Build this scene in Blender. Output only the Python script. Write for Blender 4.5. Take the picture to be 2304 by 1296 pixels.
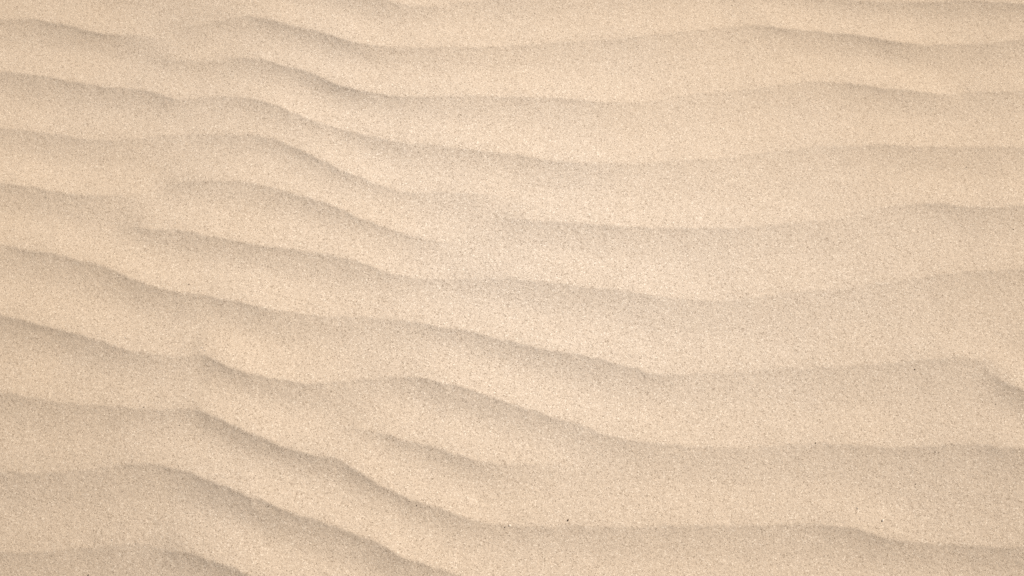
import bpy, math, random
import numpy as np

for o in list(bpy.data.objects):
    bpy.data.objects.remove(o)
scene = bpy.context.scene
R = math.radians
random.seed(4)

# ------------------------------------------------------------------ camera
CAM_H = 1.05                      # phone held about a metre above the sand
TILT = R(15)
cam_d = bpy.data.cameras.new('camera')
cam_d.lens = 28.0
cam_d.sensor_width = 36.0
cam_d.clip_start = 0.02
cam_d.clip_end = 2000.0
cam = bpy.data.objects.new('camera', cam_d)
cam.location = (0.0, -CAM_H * math.tan(TILT), CAM_H)
cam.rotation_euler = (TILT, 0.0, 0.0)
scene.collection.objects.link(cam)
scene.camera = cam

# ------------------------------------------------------------------ sky and sun
SUN_EL = R(40)
SUN_AZ = R(55)                    # clockwise from +Y: the sun stands to the upper right
world = bpy.data.worlds.new('World')
scene.world = world
world.use_nodes = True
wn = world.node_tree.nodes
sky = wn.new('ShaderNodeTexSky')
sky.sky_type = 'NISHITA'
sky.sun_disc = False
sky.sun_elevation = SUN_EL
sky.sun_rotation = SUN_AZ
sky.air_density = 0.6
sky.dust_density = 9.0
sky.ozone_density = 0.2
wn['Background'].inputs['Strength'].default_value = 0.05
world.node_tree.links.new(sky.outputs['Color'], wn['Background'].inputs['Color'])

sun_d = bpy.data.lights.new('sun', 'SUN')
sun_d.energy = 3.6
sun_d.angle = R(0.53)
sun_d.color = (1.0, 0.975, 0.945)
sun = bpy.data.objects.new('sun', sun_d)
sdir = (math.sin(SUN_AZ) * math.cos(SUN_EL), math.cos(SUN_AZ) * math.cos(SUN_EL), math.sin(SUN_EL))
from mathutils import Vector
sun.rotation_euler = Vector(sdir).to_track_quat('Z', 'Y').to_euler()
sun.location = (3, 3, 4)
scene.collection.objects.link(sun)

vs = scene.view_settings
vs.view_transform = 'Standard'
vs.look = 'None'
vs.exposure = 0.53
vs.gamma = 1.0
vs.use_curve_mapping = False
scene.cycles.use_denoising = False
scene.cycles.max_bounces = 6
scene.render.filter_size = 1.0

# ------------------------------------------------------------------ materials
def sand_material():
    m = bpy.data.materials.new('sand')
    m.use_nodes = True
    nt = m.node_tree
    n, l = nt.nodes, nt.links
    b = n['Principled BSDF']
    tc = n.new('ShaderNodeTexCoord')
    P = tc.outputs['Object']
    # every grain its own tint
    vor = n.new('ShaderNodeTexVoronoi'); vor.inputs['Scale'].default_value = 820.0
    l.new(P, vor.inputs['Vector'])
    sep = n.new('ShaderNodeSeparateColor'); l.new(vor.outputs['Color'], sep.inputs['Color'])
    ramp = n.new('ShaderNodeValToRGB')
    cr = ramp.color_ramp
    stops = [(0.0, (0.255, 0.199, 0.146)), (0.08, (0.395, 0.322, 0.249)), (0.30, (0.470, 0.392, 0.309)),
             (0.70, (0.517, 0.432, 0.342)), (0.92, (0.560, 0.474, 0.380)), (1.0, (0.690, 0.612, 0.511))]
    cr.elements[0].position, cr.elements[0].color = stops[0][0], (*stops[0][1], 1)
    cr.elements[1].position, cr.elements[1].color = stops[-1][0], (*stops[-1][1], 1)
    for p, c in stops[1:-1]:
        e = cr.elements.new(p); e.color = (*c, 1)
    l.new(sep.outputs[0], ramp.inputs['Fac'])
    # finer grain outwards; tint paints a lens-like falloff, pale middle to browner edges
    att = n.new('ShaderNodeAttribute'); att.attribute_name = 'fine_sand_vignette'
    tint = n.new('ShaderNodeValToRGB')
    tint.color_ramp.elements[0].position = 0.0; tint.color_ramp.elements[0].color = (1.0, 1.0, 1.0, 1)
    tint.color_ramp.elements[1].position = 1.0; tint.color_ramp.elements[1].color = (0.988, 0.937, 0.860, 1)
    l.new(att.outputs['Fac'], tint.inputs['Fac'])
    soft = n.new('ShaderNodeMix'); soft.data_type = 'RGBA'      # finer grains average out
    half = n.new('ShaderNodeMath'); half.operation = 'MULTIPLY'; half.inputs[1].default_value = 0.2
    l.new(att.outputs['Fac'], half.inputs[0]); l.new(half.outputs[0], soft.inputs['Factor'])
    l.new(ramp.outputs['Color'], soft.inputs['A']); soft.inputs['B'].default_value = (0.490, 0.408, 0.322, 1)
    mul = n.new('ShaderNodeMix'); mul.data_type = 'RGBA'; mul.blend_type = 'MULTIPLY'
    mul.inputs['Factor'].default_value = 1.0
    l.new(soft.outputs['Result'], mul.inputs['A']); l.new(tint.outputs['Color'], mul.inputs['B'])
    # mid-size mottling where coarser and finer grains gather
    mid = n.new('ShaderNodeTexNoise'); mid.inputs['Scale'].default_value = 55.0
    mid.inputs['Detail'].default_value = 4.0; mid.inputs['Roughness'].default_value = 0.65
    l.new(P, mid.inputs['Vector'])
    mt = n.new('ShaderNodeValToRGB')
    mt.color_ramp.elements[0].position = 0.30; mt.color_ramp.elements[0].color = (0.97, 0.965, 0.955, 1)
    mt.color_ramp.elements[1].position = 0.70; mt.color_ramp.elements[1].color = (1.0, 1.0, 1.0, 1)
    l.new(mid.outputs['Fac'], mt.inputs['Fac'])
    mul2 = n.new('ShaderNodeMix'); mul2.data_type = 'RGBA'; mul2.blend_type = 'MULTIPLY'
    mul2.inputs['Factor'].default_value = 1.0
    l.new(mul.outputs['Result'], mul2.inputs['A']); l.new(mt.outputs['Color'], mul2.inputs['B'])
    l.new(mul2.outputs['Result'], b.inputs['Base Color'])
    b.inputs['Roughness'].default_value = 0.9
    b.inputs['Specular IOR Level'].default_value = 0.1
    # grain relief
    n1 = n.new('ShaderNodeTexNoise'); n1.inputs['Scale'].default_value = 700.0
    n1.inputs['Detail'].default_value = 2.0; n1.inputs['Roughness'].default_value = 0.7
    l.new(P, n1.inputs['Vector'])
    bump = n.new('ShaderNodeBump'); bump.inputs['Strength'].default_value = 1.0
    bump.inputs['Distance'].default_value = 0.00052
    l.new(n1.outputs['Fac'], bump.inputs['Height'])
    rl = n.new('ShaderNodeMapRange'); rl.inputs['To Min'].default_value = 1.0; rl.inputs['To Max'].default_value = 0.8
    l.new(att.outputs['Fac'], rl.inputs['Value']); l.new(rl.outputs['Result'], bump.inputs['Strength'])
    l.new(bump.outputs['Normal'], b.inputs['Normal'])
    return m

def grain_material(name, stops, rough=0.6):
    m = bpy.data.materials.new(name)
    m.use_nodes = True
    nt = m.node_tree
    n, l = nt.nodes, nt.links
    b = n['Principled BSDF']
    g = n.new('ShaderNodeNewGeometry')
    ramp = n.new('ShaderNodeValToRGB')
    cr = ramp.color_ramp
    cr.elements[0].position, cr.elements[0].color = stops[0][0], (*stops[0][1], 1)
    cr.elements[1].position, cr.elements[1].color = stops[-1][0], (*stops[-1][1], 1)
    for p, c in stops[1:-1]:
        e = cr.elements.new(p); e.color = (*c, 1)
    l.new(g.outputs['Random Per Island'], ramp.inputs['Fac'])
    tc = n.new('ShaderNodeTexCoord')
    nz = n.new('ShaderNodeTexNoise'); nz.inputs['Scale'].default_value = 1200.0
    l.new(tc.outputs['Object'], nz.inputs['Vector'])
    mr = n.new('ShaderNodeMapRange'); mr.inputs['To Min'].default_value = 0.8; mr.inputs['To Max'].default_value = 1.15
    l.new(nz.outputs['Fac'], mr.inputs['Value'])
    mul = n.new('ShaderNodeMix'); mul.data_type = 'RGBA'; mul.blend_type = 'MULTIPLY'
    mul.inputs['Factor'].default_value = 1.0
    l.new(ramp.outputs['Color'], mul.inputs['A']); l.new(mr.outputs['Result'], mul.inputs['B'])
    l.new(mul.outputs['Result'], b.inputs['Base Color'])
    b.inputs['Roughness'].default_value = rough
    b.inputs['Specular IOR Level'].default_value = 0.4
    return m

MAT_SAND = sand_material()
MAT_LOOSE = grain_material('loose_grain', [(0.0, (0.17, 0.115, 0.07)), (0.12, (0.36, 0.26, 0.165)),
                                           (0.55, (0.52, 0.385, 0.25)), (0.85, (0.66, 0.53, 0.38)), (1.0, (0.84, 0.76, 0.64))])
MAT_DARK = grain_material('dark_stone', [(0.0, (0.10, 0.07, 0.047)), (1.0, (0.15, 0.105, 0.07))], 0.55)
MAT_PALE = grain_material('pale_shell', [(0.0, (0.62, 0.54, 0.44)), (1.0, (0.66, 0.58, 0.48))], 0.5)
MAT_WHITE = grain_material('white_shell', [(0.0, (0.82, 0.79, 0.73)), (1.0, (0.85, 0.82, 0.76))], 0.4)

# ------------------------------------------------------------------ ripple relief
# crest lines of the wind ripples, in metres on the sand: (x, y, strength)
CRESTS = [
    [(-0.264, 0.4674, 0.5), (-0.217, 0.4572, 0.8), (-0.183, 0.4486, 0.8), (-0.149, 0.4435, 0.7), (-0.119, 0.4438, 0.5), (-0.069, 0.4530, 0.5), (-0.001, 0.4643, 0.6), (0.102, 0.4767, 0.5), (0.206, 0.4858, 0.4), (0.312, 0.4824, 0.4), (0.396, 0.4813, 0.5), (0.487, 0.4816, 0.7), (0.548, 0.4743, 0.7), (0.630, 0.4725, 0.7), (0.690, 0.4714, 0.8), (0.790, 0.4605, 0.8)],
    [(-0.790, 0.4381, 0.516), (-0.739, 0.4330, 0.731), (-0.687, 0.4223, 0.86), (-0.635, 0.4076, 0.86), (-0.592, 0.3998, 0.731), (-0.549, 0.3938, 0.436), (-0.518, 0.3900, 0)],
    [(-0.503, 0.4056, 0), (-0.476, 0.4099, 0.275), (-0.436, 0.4178, 0.47), (-0.395, 0.4220, 0.771), (-0.368, 0.4184, 0.931), (-0.334, 0.4064, 1), (-0.300, 0.3977, 1), (-0.259, 0.3848, 1), (-0.226, 0.3737, 1), (-0.193, 0.3690, 0.85), (-0.147, 0.3702, 0.75), (-0.068, 0.3740, 0.7), (-0.001, 0.3803, 0.75), (0.066, 0.3893, 0.7), (0.134, 0.3969, 0.7), (0.203, 0.4067, 0.7), (0.280, 0.4195, 0.65), (0.336, 0.4276, 0.6), (0.378, 0.4325, 0.8), (0.426, 0.4268, 1), (0.460, 0.4213, 1), (0.514, 0.4162, 1), (0.554, 0.4099, 1.1), (0.600, 0.4008, 1.1), (0.632, 0.3942, 0.8), (0.659, 0.3932, 0.75), (0.698, 0.3946, 0.65), (0.779, 0.3983, 0.65)],
    [(-0.540, 0.3548, 0), (-0.519, 0.3516, 0.354), (-0.495, 0.3483, 0.63), (-0.461, 0.3486, 0.552), (-0.415, 0.3503, 0.569), (-0.375, 0.3479, 0.875), (-0.334, 0.3352, 0.996), (-0.294, 0.3214, 1), (-0.254, 0.3050, 1.1), (-0.214, 0.2927, 1.1), (-0.182, 0.2881, 0.9), (-0.124, 0.2875, 0.8), (-0.034, 0.2901, 0.8), (0.031, 0.2923, 0.85), (0.097, 0.2917, 0.85), (0.163, 0.2902, 0.6), (0.217, 0.2963, 0.5), (0.272, 0.3060, 0.5), (0.327, 0.3153, 0.5), (0.382, 0.3242, 0.6), (0.436, 0.3309, 0.7), (0.490, 0.3324, 0.8), (0.536, 0.3264, 0.95), (0.581, 0.3169, 1), (0.619, 0.3104, 0.95), (0.641, 0.3074, 0.8), (0.658, 0.3076, 0.4), (0.696, 0.3099, 0.5), (0.762, 0.3101, 0.55)],
    [(-0.771, 0.3432, 0.731), (-0.727, 0.3350, 0.86), (-0.677, 0.3263, 0.86), (-0.626, 0.3146, 0.731), (-0.577, 0.3061, 0.731), (-0.535, 0.2990, 0.785), (-0.507, 0.2904, 0.799), (-0.483, 0.2835, 0.722), (-0.453, 0.2841, 0.598), (-0.414, 0.2845, 0.661), (-0.381, 0.2809, 0.819), (-0.340, 0.2677, 0.988), (-0.300, 0.2491, 1), (-0.261, 0.2346, 1), (-0.222, 0.2240, 1), (-0.184, 0.2145, 0.9), (-0.140, 0.2076, 0.75), (-0.096, 0.2052, 0.7), (-0.058, 0.2014, 0.8), (-0.008, 0.1960, 0.95), (0.043, 0.1894, 1), (0.094, 0.1863, 0.95), (0.145, 0.1869, 0.7), (0.197, 0.1902, 0.6), (0.250, 0.1949, 0.6), (0.303, 0.2014, 0.55), (0.356, 0.2099, 0.55), (0.396, 0.2156, 0.55), (0.456, 0.2219, 0.6), (0.501, 0.2239, 0.7), (0.553, 0.2225, 0.8), (0.616, 0.2182, 0.75), (0.678, 0.2156, 0.65), (0.742, 0.2140, 0.65)],
    [(-0.749, 0.2478, 0.645), (-0.707, 0.2415, 0.731), (-0.657, 0.2312, 0.731), (-0.608, 0.2225, 0.688), (-0.568, 0.2194, 0.645), (-0.522, 0.2214, 0.567), (-0.477, 0.2235, 0.54), (-0.432, 0.2238, 0.603), (-0.387, 0.2221, 0.717), (-0.354, 0.2181, 0.927), (-0.322, 0.2077, 0.996), (-0.282, 0.1891, 1.1), (-0.243, 0.1681, 1.1), (-0.205, 0.1496, 1), (-0.174, 0.1384, 0.9), (-0.137, 0.1322, 0.7), (-0.094, 0.1319, 0.75), (-0.057, 0.1336, 0.7), (-0.032, 0.1330, 0.45), (-0.007, 0.1317, 0)],
    [(-0.727, 0.1551, 0.86), (-0.685, 0.1479, 0.946), (-0.644, 0.1380, 0.903), (-0.597, 0.1322, 0.817), (-0.551, 0.1314, 0.645), (-0.526, 0.1313, 0.344), (-0.497, 0.1305, 0)],
    [(-0.481, 0.1488, 0), (-0.459, 0.1490, 0.452), (-0.440, 0.1492, 0.641), (-0.402, 0.1492, 0.752), (-0.364, 0.1439, 0.819), (-0.326, 0.1353, 0.84), (-0.288, 0.1249, 0.9), (-0.251, 0.1101, 1), (-0.213, 0.0936, 1), (-0.176, 0.0801, 0.9), (-0.140, 0.0682, 0.8), (-0.103, 0.0610, 0.6), (-0.074, 0.0604, 0.3), (-0.049, 0.0597, 0)],
    [(-0.015, 0.0959, 0), (0.002, 0.0944, 0.7), (0.017, 0.0935, 0.9), (0.060, 0.0922, 0.95), (0.104, 0.0908, 0.95), (0.153, 0.0876, 1), (0.203, 0.0863, 0.95), (0.254, 0.0875, 0.85), (0.304, 0.0893, 0.8), (0.355, 0.0928, 0.75), (0.407, 0.0981, 0.7), (0.458, 0.1038, 0.45), (0.521, 0.1077, 0)],
    [(0.472, 0.1135, 0), (0.510, 0.1189, 0.35), (0.549, 0.1249, 0.6), (0.574, 0.1280, 0.75), (0.605, 0.1281, 0.8), (0.631, 0.1234, 0.85), (0.660, 0.1206, 0.7), (0.721, 0.1203, 0.65)],
    [(-0.526, 0.0805, 0), (-0.514, 0.0795, 0.69), (-0.491, 0.0763, 0.832), (-0.454, 0.0735, 0.81), (-0.416, 0.0657, 0.832), (-0.378, 0.0587, 0.901), (-0.341, 0.0519, 0.923), (-0.305, 0.0472, 0.946), (-0.269, 0.0408, 0.95), (-0.233, 0.0340, 1), (-0.196, 0.0222, 1), (-0.166, 0.0130, 0.85), (-0.131, 0.0066, 0.7), (-0.090, 0.0042, 0.6), (-0.043, 0.0070, 0.6), (-0.001, 0.0073, 0.7), (0.029, 0.0042, 0.8), (0.064, -0.0000, 0.8), (0.106, -0.0041, 0.8), (0.149, -0.0076, 0.8), (0.179, -0.0127, 0.85), (0.221, -0.0175, 0.75), (0.269, -0.0199, 0.6), (0.319, -0.0154, 0.6), (0.368, -0.0085, 0.6), (0.418, -0.0037, 0.6), (0.455, -0.0005, 0.5), (0.498, 0.0059, 0.5), (0.560, 0.0158, 0.55), (0.621, 0.0228, 0.65), (0.700, 0.0252, 0.7)],
    [(-0.703, 0.0582, 0.731), (-0.663, 0.0518, 0.774), (-0.623, 0.0442, 0.817), (-0.583, 0.0334, 0.86), (-0.543, 0.0209, 0.946), (-0.504, 0.0049, 0.946), (-0.472, -0.0070, 0.88), (-0.428, -0.0169, 0.863), (-0.392, -0.0222, 0.885), (-0.356, -0.0298, 0.956), (-0.320, -0.0390, 0.98), (-0.284, -0.0451, 0.85), (-0.238, -0.0492, 0.75), (-0.192, -0.0507, 0.7), (-0.146, -0.0526, 0.8), (-0.111, -0.0576, 0.9), (-0.065, -0.0672, 1), (-0.030, -0.0744, 1), (0.005, -0.0810, 1), (0.039, -0.0887, 1), (0.074, -0.0947, 0.95), (0.109, -0.1019, 0.95), (0.144, -0.1096, 0.9), (0.179, -0.1180, 0.8), (0.214, -0.1211, 0.65), (0.262, -0.1189, 0.55), (0.309, -0.1161, 0.5), (0.357, -0.1128, 0.5), (0.411, -0.1096, 0.5), (0.464, -0.1072, 0.55), (0.518, -0.1013, 0.6), (0.559, -0.0979, 0.65), (0.588, -0.0951, 0.6), (0.613, -0.0983, 0.5), (0.630, -0.1021, 0.2), (0.646, -0.1070, 0)],
    [(0.625, -0.1187, 0), (0.640, -0.1300, 0.65), (0.655, -0.1383, 0.9), (0.667, -0.1448, 0.95)],
    [(-0.680, -0.0419, 0.86), (-0.640, -0.0513, 0.903), (-0.595, -0.0618, 0.903), (-0.550, -0.0757, 0.86), (-0.513, -0.0869, 0.86), (-0.476, -0.0962, 0.694), (-0.440, -0.1012, 0.58), (-0.411, -0.1026, 0.456), (-0.399, -0.0998, 0.645), (-0.385, -0.1056, 1.023), (-0.346, -0.1213, 1.099), (-0.311, -0.1311, 0.98), (-0.277, -0.1356, 0.9), (-0.243, -0.1367, 0.8), (-0.210, -0.1354, 0.65), (-0.176, -0.1319, 0.6), (-0.143, -0.1294, 0.7), (-0.114, -0.1291, 0.9), (-0.080, -0.1379, 1), (-0.052, -0.1468, 1), (-0.018, -0.1583, 1), (0.016, -0.1676, 0.95), (0.050, -0.1757, 0.85), (0.084, -0.1867, 0.75), (0.118, -0.1993, 0.7), (0.152, -0.2058, 0.75), (0.186, -0.2112, 0.8), (0.232, -0.2154, 0.7), (0.284, -0.2163, 0.6), (0.336, -0.2128, 0.6), (0.388, -0.2104, 0.6), (0.440, -0.2115, 0.7), (0.486, -0.2132, 0.7), (0.543, -0.2121, 0.65), (0.599, -0.2117, 0.75), (0.631, -0.2152, 0.85), (0.655, -0.2181, 0.8)],
    [(-0.658, -0.1455, 0.688), (-0.621, -0.1516, 0.731), (-0.584, -0.1582, 0.645), (-0.536, -0.1626, 0.645), (-0.489, -0.1663, 0.645), (-0.443, -0.1700, 0.575), (-0.406, -0.1696, 0.592), (-0.395, -0.1702, 0.826), (-0.374, -0.1791, 1.025), (-0.339, -0.1940, 1.052), (-0.305, -0.2077, 1.078), (-0.276, -0.2169, 1), (-0.249, -0.2239, 1), (-0.215, -0.2319, 0.95), (-0.193, -0.2426, 1.05), (-0.165, -0.2596, 1.05), (-0.138, -0.2718, 1), (-0.110, -0.2839, 1), (-0.083, -0.2918, 1), (-0.061, -0.3007, 0.95), (-0.039, -0.3076, 0.8), (-0.012, -0.3103, 0.7), (0.026, -0.3104, 0.7), (0.070, -0.3105, 0.65), (0.126, -0.3122, 0.65), (0.165, -0.3117, 0.65), (0.216, -0.3108, 0.7), (0.272, -0.3104, 0.65), (0.335, -0.3094, 0.65), (0.391, -0.3094, 0.75), (0.431, -0.3137, 0.85), (0.458, -0.3218, 0.85), (0.485, -0.3282, 0.8), (0.513, -0.3309, 0.6), (0.556, -0.3335, 0.6), (0.639, -0.3370, 0.65)],
    [(-0.218, -0.1901, 0), (-0.195, -0.1934, 0.5), (-0.173, -0.1971, 0.8), (-0.151, -0.2020, 0.85), (-0.129, -0.2090, 0.9), (-0.101, -0.2154, 0.9), (-0.073, -0.2235, 0.95), (-0.045, -0.2309, 0.85), (-0.018, -0.2357, 0.7), (0.016, -0.2372, 0.5), (0.049, -0.2360, 0.3), (0.083, -0.2359, 0)],
    [(-0.641, -0.2447, 0.516), (-0.594, -0.2470, 0.516), (-0.548, -0.2460, 0.473), (-0.508, -0.2424, 0.516), (-0.475, -0.2360, 0.645), (-0.447, -0.2361, 0.701), (-0.412, -0.2426, 0.81), (-0.384, -0.2517, 0.92), (-0.355, -0.2623, 0.987), (-0.322, -0.2760, 1.06), (-0.288, -0.2886, 1.037), (-0.255, -0.2980, 1), (-0.222, -0.3084, 1), (-0.190, -0.3188, 0.95), (-0.163, -0.3307, 1), (-0.136, -0.3446, 1), (-0.103, -0.3560, 0.9), (-0.071, -0.3654, 0.8), (-0.039, -0.3738, 0.7), (0.026, -0.3866, 0.6), (0.135, -0.3989, 0.6), (0.301, -0.4044, 0.6), (0.467, -0.4074, 0.6), (0.631, -0.4172, 0.7)],
    [(-0.628, -0.3402, 0.559), (-0.571, -0.3399, 0.559), (-0.526, -0.3361, 0.559), (-0.487, -0.3334, 0.602), (-0.454, -0.3323, 0.605), (-0.446, -0.3333, 0.348), (-0.434, -0.3353, 0.132), (-0.418, -0.3373, 0.534), (-0.387, -0.3419, 0.912), (-0.354, -0.3521, 1.03), (-0.327, -0.3622, 1.052), (-0.294, -0.3749, 1.029), (-0.251, -0.3900, 1), (-0.187, -0.4128, 1), (-0.107, -0.4409, 0.9), (-0.001, -0.4671, 0.7), (0.187, -0.4850, 0.6), (0.407, -0.4923, 0.6), (0.622, -0.5066, 0.7)],
]
LEE, STOSS, AMP = 0.048, 0.058, 0.0054     # width of the steep side, of the gentle side, crest height

def lattice(ix, iy, seed):
    h = (ix.astype(np.int64) * 374761393 + iy.astype(np.int64) * 668265263 + seed * 974634777) & 0xFFFFFFFF
    h = ((h ^ (h >> 13)) * 1274126177) & 0xFFFFFFFF
    h = (h ^ (h >> 16)) & 0xFFFF
    return h / 32767.5 - 1.0

def noise(x, y, size, seed):
    """smooth value noise in -1..1 with features of the given size"""
    u, v = np.asarray(x, float) / size, np.asarray(y, float) / size
    u, v = np.broadcast_arrays(u, v)
    i, j = np.floor(u), np.floor(v)
    f, g = u - i, v - j
    f = f * f * f * (f * (f * 6 - 15) + 10); g = g * g * g * (g * (g * 6 - 15) + 10)
    a, b = lattice(i, j, seed), lattice(i + 1, j, seed)
    c, d = lattice(i, j + 1, seed), lattice(i + 1, j + 1, seed)
    return (a * (1 - f) + b * f) * (1 - g) + (c * (1 - f) + d * f) * g

def hermite(xs, ys, q):
    """monotone-ish cubic through the points, no overshoot (PCHIP)"""
    xs, ys = np.array(xs, float), np.array(ys, float)
    h = np.diff(xs); dl = np.diff(ys) / h
    m = np.zeros_like(xs)
    m[0], m[-1] = dl[0], dl[-1]
    for k in range(1, len(xs) - 1):
        m[k] = (dl[k - 1] * h[k] + dl[k] * h[k - 1]) / (h[k] + h[k - 1])
    k = np.clip(np.searchsorted(xs, q) - 1, 0, len(xs) - 2)
    t = np.clip((q - xs[k]) / h[k], 0, 1)
    return ((1 + 2 * t) * (1 - t) ** 2 * ys[k] + t * (1 - t) ** 2 * h[k] * m[k]
            + t * t * (3 - 2 * t) * ys[k + 1] + t * t * (t - 1) * h[k] * m[k + 1])

def crest_curve(points, q):
    """height line y(x) and strength(x) of one crest, carried on past its traced ends"""
    xs = [p[0] for p in points]; ys = [p[1] for p in points]; ss = [p[2] for p in points]
    y = hermite(xs, ys, q)
    s = sum(w * np.interp(q + o, xs, ss) for o, w in ((-0.021, .1), (-0.014, .15), (-0.007, .17), (0, .16), (0.007, .17), (0.014, .15), (0.021, .1)))
    for side in (0, -1):
        out = (q < xs[0]) if side == 0 else (q > xs[-1])
        if ss[side] == 0:
            continue
        other = 3 if side == 0 else -4
        slope = (ys[side] - ys[other]) / (xs[side] - xs[other])
        dx = q - xs[side]
        run = np.sign(dx) * 0.25 * (1 - np.exp(-np.abs(dx) / 0.25))
        fade = np.clip(np.abs(dx) / 0.3, 0, 1)
        wander = 0.03 * fade * noise(q, 0 * q + ys[side], 0.45, 11) + 0.012 * fade * noise(q, 0 * q + ys[side] * 3, 0.17, 12)
        y = np.where(out, ys[side] + slope * run + wander, y)
        s = np.where(out, np.clip(ss[side] + fade * 0.5 * noise(q, 0 * q + ys[side] * 9, 0.3, 13), 0.1, 1.1), s)
    return y, s

def far_crests():
    """ripples beyond the traced ones, carried on with the same spacing"""
    out = []
    r = random.Random(8)
    for base, sign, count in ((CRESTS[0], 1, 22), (CRESTS[-1], -1, 14)):
        q = np.linspace(-0.8, 0.8, 17)
        y0, _ = crest_curve(base, q)
        y0 = np.convolve(np.pad(y0, 2, mode='edge'), np.ones(5) / 5, 'valid')
        off = 0.0
        for k in range(count):
            off += sign * r.uniform(0.082, 0.102)
            y = y0 + off + 0.02 * noise(q, q * 0 + off, 0.4, 21)
            s = np.clip(0.75 + 0.5 * noise(q, q * 0 + off, 0.35, 22), 0.05, 1.1)
            out.append([(a, b, c) for a, b, c in zip(q, y, s)])
    return out

def grade(lo, hi, step, ramp_out, mid, mid_len, far):
    """grid lines: even inside lo..hi, widening outside up to the horizon"""
    inside = list(np.arange(lo, hi + step * 0.5, step))
    tail, d, s = [], 0.0, step
    while s < mid:
        s *= ramp_out; d += s; tail.append(d)
    end = d + mid_len
    while d < end:
        d += s; tail.append(d)
    while d < far:
        s *= 1.10; d += s; tail.append(d)
    tail = np.array(tail)
    return np.concatenate([(lo - tail)[::-1], inside, inside[-1] + tail])

def glow_swell(x, y):
    """broad, shallow hump added to shape the light: brighter middle, dimmer edges"""
    return 0.085 / 4.19 * -np.sin(4.19 * (x - 0.08)) + 0.11 / 4.83 * -np.sin(4.83 * (y - 0.14))

GX = grade(-0.80, 0.80, 0.0019, 1.06, 0.024, 1.6, 400.0)
GY = grade(-0.40, 0.48, 0.0017, 1.05, 0.0085, 1.1, 400.0)

def relief(gx, gy):
    X, Y = np.meshgrid(gx, gy)
    H = np.zeros_like(X)
    for pts in CRESTS + far_crests():
        yc, s = crest_curve(pts, gx)
        key = gx * 0 + pts[0][1] * 50
        crumble = 0.0013 * noise(gx, key, 0.016, 31) + 0.0016 * noise(gx, key, 0.05, 32) + 0.0010 * noise(gx, key, 0.006, 35)
        s = s * (1 + 0.06 * noise(gx, key, 0.12, 33))
        slope = np.gradient(yc, gx)
        slope = np.convolve(np.pad(slope, 7, mode='edge'), np.ones(15) / 15, 'valid')
        c = 1 / np.sqrt(1 + slope ** 2)
        j0, j1 = np.searchsorted(gy, [yc.min() - 0.12, yc.max() + 0.12])
        if j1 <= j0: continue
        d = (yc[None, :] - gy[j0:j1, None]) * c[None, :]          # > 0 on the steep side
        d = d + crumble[None, :] * np.exp(-(d / 0.007) ** 2)      # the very edge is a little crumbled
        lw = LEE * (1.12 - 0.12 * s)[None, :] * (1 + 0.12 * noise(gx, gx * 0 + yc[0] * 30, 0.2, 34))[None, :]
        t = np.clip(d / lw, 0, 1)
        u = np.clip(-d / STOSS, 0, 1)
        p = np.where(d > 0, 0.93 * (1 - t) ** 2.1 + 0.07 * np.exp(-np.maximum(d, 0) / 0.007), (1 - u) ** 2 * (1 + 1.1 * u))
        H[j0:j1] += AMP * s[None, :] * p
    # ripples die away where the sheet runs on into the distance
    far = np.clip((np.hypot(X, Y) - 1.8) / 1.2, 0, 1)
    H *= 1 - far
    # hump added to lighten the middle, then gentle swells and small unevenness
    H += (1 - far) * glow_swell(X, Y) + 0.0018 * noise(X + 0.13, Y, 0.45, 41) + 0.0009 * noise(X, Y, 0.12, 42) + 0.00022 * noise(X, Y, 0.035, 43)
    H += far * (0.05 * noise(X, Y, 3.5, 44) + np.clip(np.hypot(X, Y) / 60, 0, 1) * 1.2 * noise(X, Y, 30.0, 45))
    H += 0.00005 * noise(X, Y, 0.0065, 46)
    return X, Y, H

X, Y, H = relief(GX, GY)
rng = np.random.default_rng(3)
near = np.clip((0.95 - np.abs(X)) / 0.1, 0, 1) * np.clip((0.62 - np.abs(Y)) / 0.1, 0, 1)
Hg = H + near * rng.normal(0, 9e-05, H.shape)

def grid_mesh(name, X, Y, Z):
    ny, nx = X.shape
    co = np.stack([X, Y, Z], -1).reshape(-1, 3).astype(np.float32)
    idx = np.arange(nx * ny, dtype=np.int32).reshape(ny, nx)
    q = np.stack([idx[:-1, :-1], idx[:-1, 1:], idx[1:, 1:], idx[1:, :-1]], -1).reshape(-1, 4)
    me = bpy.data.meshes.new(name)
    me.vertices.add(len(co)); me.vertices.foreach_set('co', co.ravel())
    me.loops.add(q.size); me.loops.foreach_set('vertex_index', q.ravel())
    me.polygons.add(len(q))
    me.polygons.foreach_set('loop_start', np.arange(0, q.size, 4, dtype=np.int32))
    me.polygons.foreach_set('use_smooth', np.ones(len(q), dtype=bool))
    me.update(calc_edges=True)
    return me

me = grid_mesh('sand_ground', X, Y, Hg)
# coarser grain in the middle; its pale glow and browner surround are painted in
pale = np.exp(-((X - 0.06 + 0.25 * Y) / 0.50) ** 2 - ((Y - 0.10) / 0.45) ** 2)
fine_vignette = np.clip(0.98 - 0.85 * pale + 0.12 * noise(X, Y, 0.30, 61) + 0.10 * noise(X, Y, 0.09, 62), 0, 1)
at = me.attributes.new('fine_sand_vignette', 'FLOAT', 'POINT')
at.data.foreach_set('value', fine_vignette.astype(np.float32).ravel())
me.materials.append(MAT_SAND)
ground = bpy.data.objects.new('sand_ground', me)
scene.collection.objects.link(ground)
ground['kind'] = 'structure'
ground['label'] = 'pale beige dry sand with long wavy wind ripples'

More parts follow.
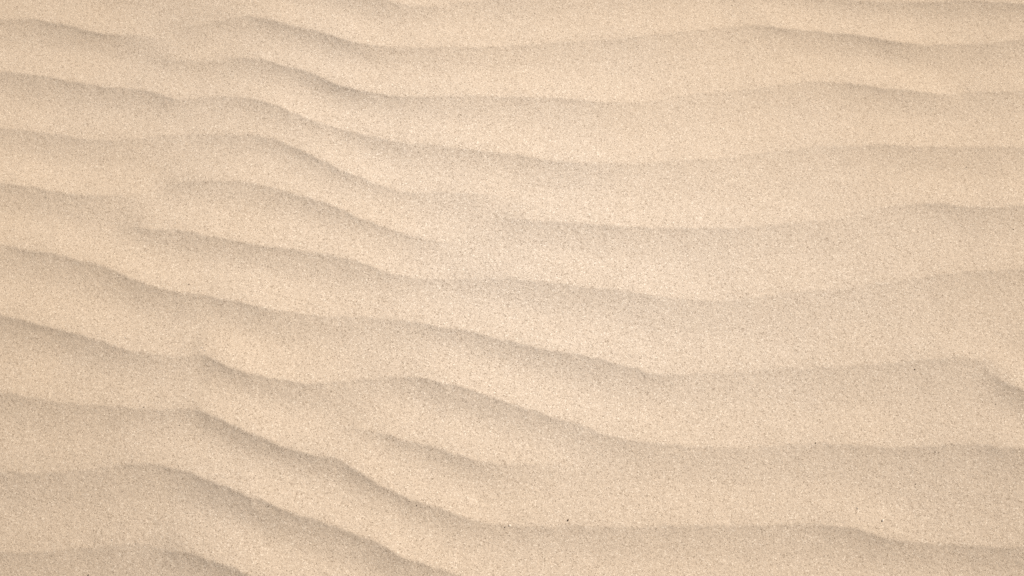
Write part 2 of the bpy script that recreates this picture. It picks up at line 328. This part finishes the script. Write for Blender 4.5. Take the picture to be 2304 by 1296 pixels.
def height(x, y):
    """sand surface height under given points (bilinear)"""
    x, y = np.asarray(x, float), np.asarray(y, float)
    i = np.clip(np.searchsorted(GX, x) - 1, 0, len(GX) - 2)
    j = np.clip(np.searchsorted(GY, y) - 1, 0, len(GY) - 2)
    f = (x - GX[i]) / (GX[i + 1] - GX[i]); g = (y - GY[j]) / (GY[j + 1] - GY[j])
    return (Hg[j, i] * (1 - f) + Hg[j, i + 1] * f) * (1 - g) + (Hg[j + 1, i] * (1 - f) + Hg[j + 1, i + 1] * f) * g

# ------------------------------------------------------------------ loose grains lying on the surface
def loose_grains(count):
    gx = rng.uniform(-1.0, 1.0, count); gy = rng.uniform(-0.6, 0.7, count)
    # coarser grains gather in drifts, fewer on the smooth left side
    keep = rng.uniform(0, 1, count) < 0.55 + 0.35 * noise(gx, gy, 0.11, 51) + 0.2 * noise(gx, gy, 0.4, 52)
    gx, gy = gx[keep], gy[keep]
    n = len(gx)
    rad = rng.uniform(0.00032, 0.00055, n) * np.where(rng.uniform(0, 1, n) < 0.04, 1.4, 1.0)
    base = np.array([[1, 0, 0], [0, 1, 0], [-1, 0, 0], [0, -1, 0], [0, 0, 1], [0, 0, -0.6]], float)
    a = rng.uniform(0, 2 * np.pi, n)
    co = np.repeat(base[None], n, 0) * rng.uniform(0.7, 1.3, (n, 6, 1))
    co[:, :, 0] *= rng.uniform(0.9, 1.5, (n, 1))
    co[:, :, 2] *= 0.75
    x = co[:, :, 0] * np.cos(a)[:, None] - co[:, :, 1] * np.sin(a)[:, None]
    y = co[:, :, 0] * np.sin(a)[:, None] + co[:, :, 1] * np.cos(a)[:, None]
    z = height(gx, gy) + rad * 0.15
    co = np.stack([x * rad[:, None] + gx[:, None], y * rad[:, None] + gy[:, None], co[:, :, 2] * rad[:, None] + z[:, None]], -1)
    tri = np.array([[0, 1, 4], [1, 2, 4], [2, 3, 4], [3, 0, 4], [1, 0, 5], [2, 1, 5], [3, 2, 5], [0, 3, 5]], np.int32)
    f = (tri[None] + (np.arange(n, dtype=np.int32) * 6)[:, None, None]).reshape(-1, 3)
    m = bpy.data.meshes.new('loose_sand_grains')
    m.vertices.add(n * 6); m.vertices.foreach_set('co', co.astype(np.float32).ravel())
    m.loops.add(f.size); m.loops.foreach_set('vertex_index', f.ravel())
    m.polygons.add(len(f)); m.polygons.foreach_set('loop_start', np.arange(0, f.size, 3, dtype=np.int32))
    m.update(calc_edges=True)
    m.materials.append(MAT_LOOSE)
    o = bpy.data.objects.new('loose_sand_grains', m)
    scene.collection.objects.link(o)
    o['kind'] = 'stuff'; o['category'] = 'sand grains'
    o['label'] = 'coarse tan and whitish sand grains lying loose on the rippled sand'
    return o
loose_grains(9000)

# ------------------------------------------------------------------ single pebbles and shell bits
import bmesh
def pebble_mesh(name, seed, size, mat):
    r = random.Random(seed)
    bm = bmesh.new()
    bmesh.ops.create_icosphere(bm, subdivisions=2, radius=1.0)
    sx, sy, sz = size
    k = [(r.uniform(1.5, 3.5), r.uniform(0, 6.28), r.uniform(0, 6.28)) for _ in range(3)]
    for v in bm.verts:
        w = 1 + sum(0.10 * math.sin(f * (v.co.x * math.cos(p) + v.co.y * math.sin(p)) + q + 2 * v.co.z) for f, p, q in k)
        v.co = (v.co.x * sx * w, v.co.y * sy * w, v.co.z * sz * w)
    m = bpy.data.meshes.new(name)
    bm.to_mesh(m); bm.free()
    for p in m.polygons: p.use_smooth = (seed % 2 == 0)
    m.materials.append(mat)
    return m

def shell_mesh(name, seed, length, width, mat):
    """a chipped, curved sliver of shell with real thickness"""
    r = random.Random(seed)
    bm = bmesh.new()
    n, top, bot = 7, [], []
    for i in range(n):
        t = i / (n - 1)
        x = (t - 0.5) * length
        w = width * (0.35 + 0.65 * math.sin(math.pi * min(1, 0.15 + t * 0.8))) * r.uniform(0.85, 1.15)
        z = 0.35 * width * math.sin(math.pi * t) + r.uniform(-.05, .05) * width
        y0 = 0.35 * width * math.sin(math.pi * t)
        top.append([bm.verts.new((x, y0 + s * w / 2, z + (0.18 * width if s == 0 else 0) + 0.12 * width)) for s in (-1, 0, 1)])
        bot.append([bm.verts.new((x, y0 + s * w / 2, z + (0.18 * width if s == 0 else 0) - 0.12 * width)) for s in (-1, 0, 1)])
    for i in range(n - 1):
        for s in (0, 1):
            bm.faces.new((top[i][s], top[i + 1][s], top[i + 1][s + 1], top[i][s + 1]))
            bm.faces.new((bot[i][s], bot[i][s + 1], bot[i + 1][s + 1], bot[i + 1][s]))
        bm.faces.new((top[i][0], bot[i][0], bot[i + 1][0], top[i + 1][0]))
        bm.faces.new((top[i][2], top[i + 1][2], bot[i + 1][2], bot[i][2]))
    for i in (0, n - 1):
        for s in (0, 1):
            f = (top[i][s], top[i][s + 1], bot[i][s + 1], bot[i][s])
            bm.faces.new(f if i == 0 else f[::-1])
    bmesh.ops.recalc_face_normals(bm, faces=bm.faces)
    m = bpy.data.meshes.new(name)
    bm.to_mesh(m); bm.free()
    m.materials.append(mat)
    return m

def put(name, mesh, x, y, lift, rz, tilt, label, cat, group):
    o = bpy.data.objects.new(name, mesh)
    o.location = (x, y, float(height(x, y)) + lift)
    o.rotation_euler = (tilt, tilt * 0.5, rz)
    o['label'] = label; o['category'] = cat; o['group'] = group
    scene.collection.objects.link(o)
    return o

DARK_GROUP = 'dark specks of stone on the sand'
PALE_GROUP = 'pale shell bits on the sand'
BITS = [   # kind, x, y, size in mm, turn, label
    ('dark', -0.4263, -0.0045, 1.6, 0.4, 'dark pebble above the long crest at left, midway up the photo'),
    ('dark', -0.3933, -0.0864, 1.4, 1.2, 'dark pebble just above the cluster of whitish shell bits'),
    ('dark', -0.7671, 0.4597, 1.3, 0.2, 'dark pebble in the top left corner above all ripples at left'),
    ('dark', 0.5323, -0.1127, 1.4, 2, 'dark pebble on smooth sand near right edge, two thirds down'),
    ('dark', -0.5138, -0.3674, 1.8, 0.6, 'black pebble at the bottom edge of the sand, far left'),
    ('dark', -0.4640, -0.1665, 1.3, 0.1, 'brown pebble on the faint lower left crest line'),
    ('dark', -0.4164, -0.1889, 1.3, 0.9, 'brown pebble just under the lower left crest, left of its steep part'),
    ('dark', -0.4707, -0.2339, 1.3, 0.3, 'dark pebble above the bend of the second lowest ripple at left'),
    ('dark', -0.4111, -0.2399, 1.2, 1.4, 'small brown pebble on the bend of the second lowest ripple'),
    ('dark', -0.2964, -0.2870, 1.4, 0.5, 'dark pebble on the steep shaded slope of the second lowest ripple'),
    ('dark', -0.1166, -0.2860, 1.5, 2.2, 'dark pebble in the shaded lee of the steep lower middle crest'),
    ('dark', 0.0693, -0.3036, 2.4, 1.2, 'largest black pebble, slim and upright, above the flat lower middle crest'),
    ('dark', -0.0087, -0.3118, 1.4, 1, 'dark pebble beside a pale pebble on the lower middle crest'),
    ('dark', 0.3909, -0.2087, 1.7, 0.1, 'dark pebble on flat sand at lower right, above a faint crest'),
    ('dark', 0.6300, -0.1590, 1.4, 0.8, 'dark pebble near the right edge under the short steep crest'),
    ('dark', 0.5150, -0.2599, 1.4, 0.4, 'dark pebble alone between the two lowest ripples at right'),
    ('dark', 0.5433, -0.2200, 1.2, 0.7, 'small brown pebble just under the faint lower right crest'),
    ('dark', 0.6571, 0.1855, 1.5, 0.3, 'dark pebble under the right end of the third right crest'),
    ('pale', -0.0027, -0.3098, 2.52, 0.3, 'round pale pebble beside a dark pebble on lower middle crest'),
    ('pale', -0.0389, -0.2228, 1.5, 0.8, 'pale pebble above the short crest at bottom middle'),
    ('pale', -0.1000, -0.2781, 1.5, 0.2, 'pale pebble on lit sand above the steep lower middle crest'),
    ('shell', 0.4678, -0.3046, 3.6, 1, 'largest white shell fragment, alone on the lower right sand'),
    ('shell', 0.4377, -0.2894, 2.4, 1.5, 'thin whitish shell sliver up left of the largest white fragment'),
    ('shell', -0.3980, -0.0904, 2.4, 0.3, 'white shell bit at the middle of the cluster at left'),
    ('shell', -0.3941, -0.0940, 1.8, 2.4, 'white shell bit at the right lower end of the cluster'),
    ('shell', -0.4004, -0.0945, 1.6, 1, 'white shell bit at the left lower end of the cluster'),
    ('shell', -0.3945, -0.1663, 1.7, 0.5, 'white shell bit at the top of the steep lower left crest'),
    ('shell', -0.4867, -0.3262, 1.8, 1.9, 'white shell bit above the lowest left ripple, left of its twin'),
    ('shell', -0.4523, -0.3256, 1.8, 2.1, 'white shell bit above the end of the lowest left ripple'),
    ('shell', -0.5007, -0.0764, 1.6, 0.1, 'whitish shell bit on lit sand above the dipping left crest'),
    ('shell', -0.5124, 0.0801, 1.6, 0.6, 'whitish shell bit at the left tip of the middle left crest'),
    ('shell', -0.4582, 0.0836, 1.6, 0.1, 'whitish shell bit on lit sand above the middle left crest'),
    ('shell', -0.4254, 0.4043, 1.5, 1.4, 'whitish shell bit under the faint start of the top ripple'),
]
for k, (kind, x, y, mm, rz, label) in enumerate(BITS):
    s = mm / 2000.0
    if kind == 'dark':
        put('dark_pebble', pebble_mesh('dark_pebble', 100 + k, (s * 1.15, s * 0.85, s * 0.8), MAT_DARK), x, y, s * 0.35, rz, 0.2,
            label, 'pebble', DARK_GROUP)
    elif kind == 'shell':
        put('shell_fragment', shell_mesh('shell_fragment', 200 + k, s * 2, s * 0.9, MAT_WHITE if mm > 4.5 else MAT_PALE), x, y, s * 0.25, rz, 0.25,
            label, 'shell fragment', PALE_GROUP)
    else:
        put('pale_pebble', pebble_mesh('pale_pebble', 300 + k, (s, s * 0.8, s * 0.75), MAT_PALE), x, y, s * 0.35, rz, 0.1,
            label, 'pebble', 'pale pebbles on the sand')
